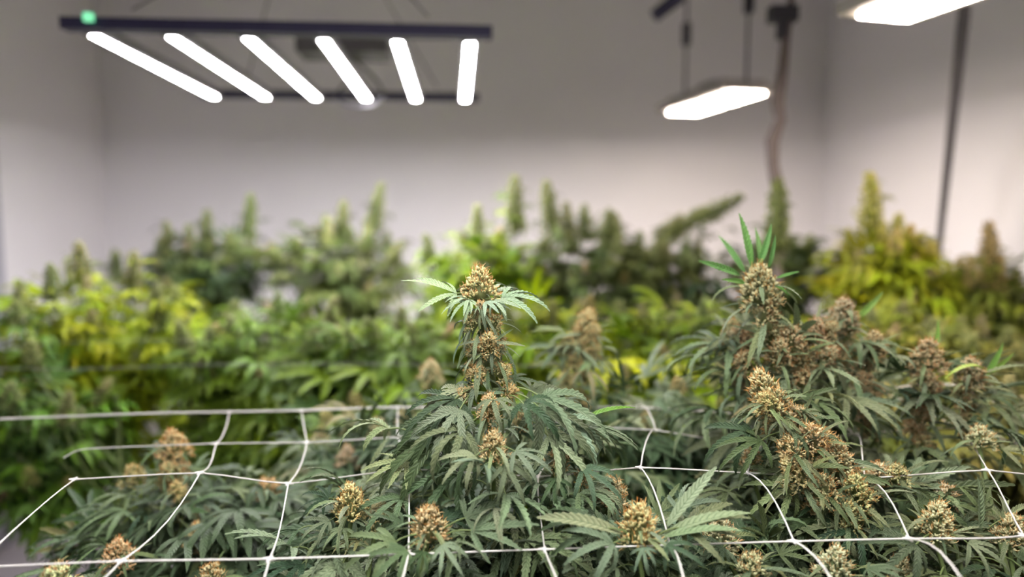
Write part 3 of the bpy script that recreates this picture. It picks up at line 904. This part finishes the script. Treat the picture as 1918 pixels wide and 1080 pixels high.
# ------------------------------------------------------------------ the background plants (blurred)
def bush(x, y, label, leaf, leaf2, seed, colas, fills, trunk, budn=8, budc=(.38, .46, .25), size=.10):
    """colas: (px, py, Y, length scale, variant, lean); fills: (px, py, Y, rx, ry, rz, n)."""
    p = Plant(x, y, label, leaf=leaf, leaf2=leaf2, seed=seed, trunk=trunk, budc=budc)
    for (px, py, Y, s, v, ln) in colas:
        b = tipbud(p, px, py, Y, s * 1.45, v, (ln, 0, 1), 0, size * .75, 8, .05, .1, cola=True, lo=True, pist=False)
        H = max(q.co.z for q in COLAS[v][0].vertices) * s * 1.45
        p.whorl(b + Vector((ln, 0, 1)).normalized() * H * .6, 9, .085, .25, lo=True, drop=H)
    for (px, py, Y, rx, ry, rz, n) in fills[:1]:
        c = P(px, py, Y)
        for _ in range(7):
            w = p.r.uniform(-.95, .95)
            tipv = c + Vector((w * rx, p.r.uniform(-.8, .3) * ry, rz * (1.25 - .7 * w * w) * p.r.uniform(.75, 1.1)))
            b = p.bud(tipv - Vector((0, 0, .07)), (w * .3, p.r.uniform(-.2, .1), 1), p.r.uniform(.8, 1.25), p.r.choice((1, 2)), 8, .07, cola=True, pist=False)
            p.whorl(tipv - Vector((0, 0, .04)), 6, .085, .3, lo=True, drop=.10)
            p.branch(tipv - Vector((0, 0, .07)), .3)
    for (px, py, Y, rx, ry, rz, n) in fills:
        c = P(px, py, Y)
        p.fill(c, (rx * .85, ry * .8, rz * .8), int(n * .33), size * 1.25, lo=True, shell=.1)
        k_ = .66 if (px, py) == fills[0][:2] else .92
        p.inner(c - Vector((0, 0, rz * .25)), (max(rx, ry) * k_, max(rx, ry) * k_, rz * k_), .7)
        clusters(p, c, (rx, ry, rz), int(n * .72), size * 1.12)
    if seed != 110:
        p.inner((x, y, .92), (.22, .22, .26)); p.inner((x, y - .05, .72), (.18, .18, .16))
    return p


bush(-1.30, 2.25, 'lime-yellow bushy plant at far left with one dark upright tip', mixc(LIME, YELLOW, .25), mixc(FRESH, LIME, .4), 101,
     [(148, 450, 2.25, 1.0, 1, 0)], [(190, 640, 2.2, .33, .25, .20, 170), (110, 720, 2.1, .26, .2, .15, 80)], 1.25)
bush(-1.30, 3.10, 'grey-green plant with two stepped tips against the left back wall', mixc(MID, OLIVE, .5), DEEP, 102,
     [(470, 360, 3.2, 1.1, 0, .1), (388, 390, 3.2, 1.1, 0, .1), (430, 430, 3.1, 1.0, 1, 0), (300, 440, 3.15, .9, 1, 0), (215, 465, 3.15, .9, 1, 0), (350, 450, 3.1, .9, 1, .1)],
     [(380, 520, 3.15, .33, .25, .17, 150), (300, 640, 3.0, .4, .25, .2, 100)], 1.35)
bush(-0.72, 3.05, 'olive plant with twin slanting tips left of the slender main bud', mixc(MID, OLIVE, .5), mixc(DEEP, YELLOW, .15), 103,
     [(715, 340, 3.1, 1.2, 0, .22), (645, 372, 3.1, 1.1, 0, .12), (690, 420, 3.0, 1.0, 1, .1), (610, 400, 3.1, .9, 1, 0), (560, 445, 3.1, .9, 1, 0), (510, 450, 3.1, .8, 1, 0)],
     [(640, 510, 3.05, .28, .22, .17, 140), (600, 630, 2.9, .34, .22, .18, 110)], 1.35)
bush(-0.28, 2.55, 'bright lime plant with two upright tips directly behind the main bud', mixc(LIME, FRESH, .3), FRESH, 104,
     [(965, 325, 2.6, 1.2, 0, 0), (893, 380, 2.6, 1.1, 0, -.05), (835, 465, 2.6, .8, 1, 0), (940, 430, 2.6, .9, 1, 0)],
     [(890, 530, 2.55, .22, .2, .15, 130), (860, 640, 2.45, .3, .2, .16, 120)], 1.35)
bush(0.20, 2.70, 'grey-olive plant with stepped tips sloping down right of centre', mixc(OLIVE, MID, .3), mixc(DEEP, OLIVE, .3), 105,
     [(1022, 335, 2.75, 1.2, 0, -.15), (1060, 375, 2.75, 1.1, 0, -.1), (1095, 380, 2.75, 1.0, 1, 0), (1152, 395, 2.75, 1.0, 1, 0), (1200, 430, 2.7, .9, 1, .1), (1130, 440, 2.7, .9, 1, 0)],
     [(1110, 520, 2.7, .30, .22, .17, 150), (1100, 640, 2.55, .34, .22, .16, 110)], 1.35)
bush(0.62, 2.72, 'olive plant with a long branch arching up to the right toward the hanging cord', mixc(OLIVE, MID, .2), DEEP, 106,
     [(1395, 365, 2.75, 1.25, 0, 1.9), (1330, 388, 2.75, 1.1, 0, 1.4), (1280, 400, 2.75, 1.0, 1, .9), (1250, 440, 2.7, 1.0, 1, .2), (1310, 460, 2.7, .8, 1, 0)],
     [(1270, 540, 2.7, .22, .2, .16, 130), (1350, 620, 2.6, .3, .2, .16, 120)], 1.30)
bush(0.94, 2.62, 'thin grey-green plant climbing the hanging cord behind the round bud', mixc(OLIVE, MID, .4), DEEP, 107,
     [(1458, 330, 2.42, 1.4, 0, 0), (1460, 420, 2.5, 1.3, 0, 0), (1490, 450, 2.6, 1.0, 1, 0)],
     [(1470, 530, 2.6, .14, .14, .16, 90), (1500, 640, 2.5, .22, .18, .14, 90)], 1.35)
bush(1.18, 2.30, 'yellow plant with one tall glowing tip before the right wall', mixc(YELLOW, LIME, .6), mixc(LIME, OLIVE, .5), 108,
     [(1630, 318, 2.3, 1.3, 0, -.08), (1650, 420, 2.3, 1.1, 0, 0), (1600, 460, 2.3, .9, 1, 0), (1700, 440, 2.3, .9, 1, 0), (1745, 445, 2.35, .8, 1, .2)],
     [(1660, 520, 2.3, .17, .17, .13, 120), (1640, 640, 2.2, .24, .18, .14, 100)], 1.35, budc=(.85, .75, .3))
bush(1.55, 2.30, 'olive-yellow plant with a dark pointed tip at the right edge', mixc(OLIVE, LIME, .4), mixc(OLIVE, DEEP, .5), 109,
     [(1852, 410, 2.3, 1.3, 0, -.1), (1870, 470, 2.3, 1.1, 0, 0), (1800, 480, 2.3, .9, 1, 0), (1905, 500, 2.3, .9, 1, 0)],
     [(1850, 570, 2.3, .19, .17, .14, 120), (1830, 680, 2.2, .24, .18, .12, 100)], 1.30, budc=(.7, .62, .35))
# nearer, lower row of the rear plants
bush(-1.02, 1.82, 'green plant filling the gap below the lime bush at far left', FRESH, mixc(MID, DEEP, .4), 110,
     [(30, 560, 1.9, .8, 2, 0)], [(60, 840, 1.85, .2, .18, .22, 130)], 1.1)
bush(-0.62, 1.98, 'mid-green plant with pale buds behind the net at left of centre', mixc(FRESH, LIME, .3), MID, 111,
     [(440, 560, 2.1, .8, 2, 0), (520, 545, 2.1, .8, 2, 0)], [(510, 680, 2.05, .25, .2, .16, 150), (480, 800, 1.95, .2, .18, .14, 110)], 1.15)
bush(-0.25, 1.88, 'fresh green plant low behind the slender main bud', mixc(FRESH, LIME, .3), mixc(MID, DEEP, .2), 112,
     [(700, 600, 1.95, .8, 2, 0), (800, 600, 1.95, .7, 2, 0)], [(750, 700, 1.95, .24, .2, .14, 160), (700, 800, 1.8, .2, .18, .10, 90)], 1.15)
bush(0.18, 1.90, 'lime-green plant with yellow leaves between the two centre buds', mixc(LIME, YELLOW, .2), FRESH, 113,
     [(1000, 570, 1.95, .8, 2, 0), (1160, 560, 1.95, .8, 2, 0)], [(1020, 680, 1.95, .22, .2, .14, 150), (1180, 700, 1.85, .2, .18, .12, 110)], 1.15)
bush(0.56, 1.92, 'yellow-green plant with loose leaves left below the round bud', mixc(LIME, FRESH, .5), MID, 114,
     [(1240, 570, 1.95, .8, 2, 0), (1330, 560, 1.95, .7, 2, 0)], [(1290, 680, 1.9, .2, .2, .14, 150), (1330, 780, 1.7, .18, .16, .10, 90)], 1.15)
bush(0.96, 1.86, 'olive plant with many blurred tan buds behind the trailing buds at right', mixc(OLIVE, LIME, .4), mixc(OLIVE, DEEP, .3), 115,
     [(1560, 590, 1.9, .8, 2, 0), (1690, 560, 1.95, .8, 2, 0)], [(1640, 690, 1.9, .24, .2, .13, 150), (1620, 790, 1.7, .2, .18, .1, 90)], 1.15, budn=14)
bush(1.32, 1.80, 'tan-olive plant with blurred buds at the right edge of the bed', mixc(OLIVE, YELLOW, .2), mixc(OLIVE, DEEP, .3), 116,
     [(1800, 590, 1.9, .8, 2, 0), (1890, 610, 1.9, .8, 2, 0)], [(1820, 740, 1.8, .2, .18, .13, 150), (1870, 830, 1.55, .2, .16, .1, 90)], 1.15, budn=14)

for q, c, rad in [(A, (0, .99, 1.06), (.18, .13, .10)), (B, (.18, .72, 1.02), (.15, .13, .10)), (BL, (-.16, .74, 1.02), (.16, .13, .10)), (C, (.45, 1.04, 1.08), (.20, .14, .12)),
                  (G, (.52, .78, 1.02), (.18, .14, .10)), (E, (-.48, 1.14, 1.0), (.20, .16, .14)), (D, (.52, 1.28, 1.12), (.22, .14, .14)), (F, (.16, 1.34, 1.08), (.22, .14, .14)),
                  (S, (-.22, 1.4, 1.06), (.22, .15, .13)), (C, (.55, 1.05, .85), (.2, .16, .14)), (A, (0, 1.0, .86), (.2, .16, .14)), (F, (.16, 1.36, .85), (.2, .16, .14))]:
    q.inner(c, rad, .8)

# ------------------------------------------------------------------ pots
k = 0
for o in [o for o in COL.objects if o.name.startswith('cannabis_plant')]:
    x, y = o.location.x, o.location.y
    lab = o['label']
    teal = lab.startswith(('grey-green left', 'mid-green plant'))
    ws = lab.split()[:11]
    while ws[-1] in ('with', 'the', 'of', 'a', 'an', 'to', 'in', 'one', 'by', 'and', 'from', 'at', 'behind', 'before', 'between', 'below', 'only', 'two', 'large', 'long', 'main', 'slender', 'left', 'right', 'upright'): ws.pop()
    pot(x, y, M_TEAL if teal else M_POT, ('teal' if teal else 'black') + ' fabric pot under the ' + ' '.join(ws), 'fabric pots on the floor')

# ------------------------------------------------------------------ the trellis net
net = thing('trellis_net', (0, 1.3, 1.2), 'white string trellis net stretched in squares over the front plants', 'net')
NC, NR = 19, 13
nodes = {}
rn = random.Random(3)
row0 = {-1: (-50, 1062), 0: (228, 1050), 1: (505, 1046), 2: (765, 1037), 3: (1020, 1028), 4: (1255, 1020), 5: (1487, 1013), 6: (1703, 1008), 7: (1918, 1003)}
Y0 = {-1: .71, 0: .726, 1: .735, 2: .755, 3: .77, 4: .78, 5: .775, 6: .775, 7: .785}
row1 = {-1: (140, 897), 0: (375, 885), 1: (540, 905), 2: (765, 878), 3: (1008, 892), 4: (1200, 875), 5: (1400, 885), 6: (1620, 895), 7: (1850, 880)}
row2 = {-1: (160, 840), 0: (405, 830), 1: (575, 828), 2: (745, 818), 3: (1075, 800), 4: (1228, 805), 5: (1440, 838), 6: (1600, 812), 7: (1790, 800)}
row3 = {-2: (130, 774), -1: (300, 773), 0: (430, 771), 1: (565, 768), 2: (745, 762), 3: (900, 765), 4: (1190, 762), 5: (1330, 770), 6: (1480, 775), 7: (1640, 730), 8: (1790, 720)}
for j in range(0, 4):
    for i in range(-1, 10):
        x = -0.397 + .15 * i + .010 * max(0, j) + rn.uniform(-.012, .012)
        z = 1.20 + rn.uniform(-.012, .012) - .004 * max(0, i - 4)
        p = Vector((x, [.76 + .02 * i, .97, 1.14, 1.29][j], z))
        if j == 0 and i in row0: p = P(row0[i][0], row0[i][1], Y0[i])
        if j == 1 and i in row1: p = P(row1[i][0], row1[i][1], .97 if i < 4 else .92)
        if j == 2 and i in row2: p = P(row2[i][0], row2[i][1], 1.14)
        if j == 3 and i in row3: p = P(row3[i][0], row3[i][1], 1.29)
        nodes[(i, j)] = p
for i in range(-1, 10):
    for j in (-1, -2):
        nodes[(i, j)] = nodes[(i, 0)] + Vector((rn.uniform(-.02, .02), .15 * j, rn.uniform(-.02, .02)))


def smooth(pts, sub=5, sag=0.0):
    out = []
    for a in range(len(pts) - 1):
        p0, p1, p2, p3 = pts[max(a - 1, 0)], pts[a], pts[a + 1], pts[min(a + 2, len(pts) - 1)]
        for s in range(sub):
            t = s / sub
            q = 0.5 * ((2 * p1) + (p2 - p0) * t + (2 * p0 - 5 * p1 + 4 * p2 - p3) * t * t + (3 * p1 - p0 - 3 * p2 + p3) * t ** 3)
            q = q.lerp(p1.lerp(p2, t), .55)
            q = q + Vector((0, 0, sag * math.sin(PI * t)))
            out.append(q)
    out.append(pts[-1])
    return out


for j in range(-2, 4):
    mb = MB(); mb.tube([q - net.location for q in smooth(({2: [P(120, 856, 1.14)], 3: [P(0, 784, 1.29)]}.get(j, [])) + [nodes[(i, j)] for i in range(-1, 10)], 4)], .002 if j == 3 else .0010, 5)
    link('cord', mb.mesh('cord', M_CORD), net)
for i in range(-1, 10):
    pts = [nodes[(i, j)] for j in range(-2, 4 if i >= 0 else 2)]
    sag = .018 if i in (4, 5, 6) else (-.012 if i in (0, 1) else .004)
    mb = MB(); mb.tube([q - net.location for q in smooth(pts, 6, sag)], .0010, 5)
    link('cord', mb.mesh('cord', M_CORD), net)
km = MB(); km.lathe([(.0004, -.002), (.0026, -.0014), (.0032, 0), (.0026, .0014), (.0004, .002)], n=8)
for a in range(4):
    w = a * PI / 2
    km.tube([(0, 0, 0), (.0075 * math.cos(w), .0075 * math.sin(w), 0)], [.0024, .0011], 5)
kme = km.mesh('knot', M_CORD)
for kk, p in nodes.items():
    if kk[0] < 0 and kk[1] > 1: continue
    link('knot', kme, net, TRS(p - net.location, Matrix.Rotation(rn.uniform(-.3, .3), 3, 'Z'), 1.0))
# plain cords stretched across the bed behind the net
for (Y, z, lab) in [(1.62, 1.215, 'nearest thin white cord stretched straight across the bed behind the net'), (1.93, 1.22, 'middle thin white cord stretched across the bed among blurred green plants'),
                    (2.25, 1.23, 'farthest thin white cord stretched across the bed below the lime bush')]:
    cp = [Vector((-1.9 + .3 * q, Y + rn.uniform(-.01, .01), z + rn.uniform(-.008, .008))) for q in range(12)]
    pole('support_cord', cp, .0007, M_GREY2, lab, 'cord', 5)['group'] = 'cords across the bed'
# posts that carry the net at the corners of the bed
for (x, y, lab) in [(-1.17, .50, 'short grey net post at the front left corner of the bed'), (1.42, .50, 'short grey net post at the front right corner of the bed'),
                    (-1.08, 2.36, 'short grey net post at the rear left corner of the bed'), (1.47, 2.62, 'short grey net post at the rear right corner of the bed')]:
    t = thing('net_post', (x, y, 0), lab, 'post', 'net posts')
    mb = MB(); mb.tube([(0, 0, 0.008), (0, 0, 1.22)], .012, 8); link('post_tube', mb.mesh('post_tube', M_GREY), t)
    mb = MB(); mb.lathe([(.05, 0), (.05, .006), (.02, .012)], n=14); link('foot_plate', mb.mesh('foot_plate', M_GREY), t)
    mb = MB(); mb.tube([(.014, 0, 1.2), (.03, 0, 1.205), (.03, 0, 1.19)], .003, 5); link('hook', mb.mesh('hook', M_GREY), t)
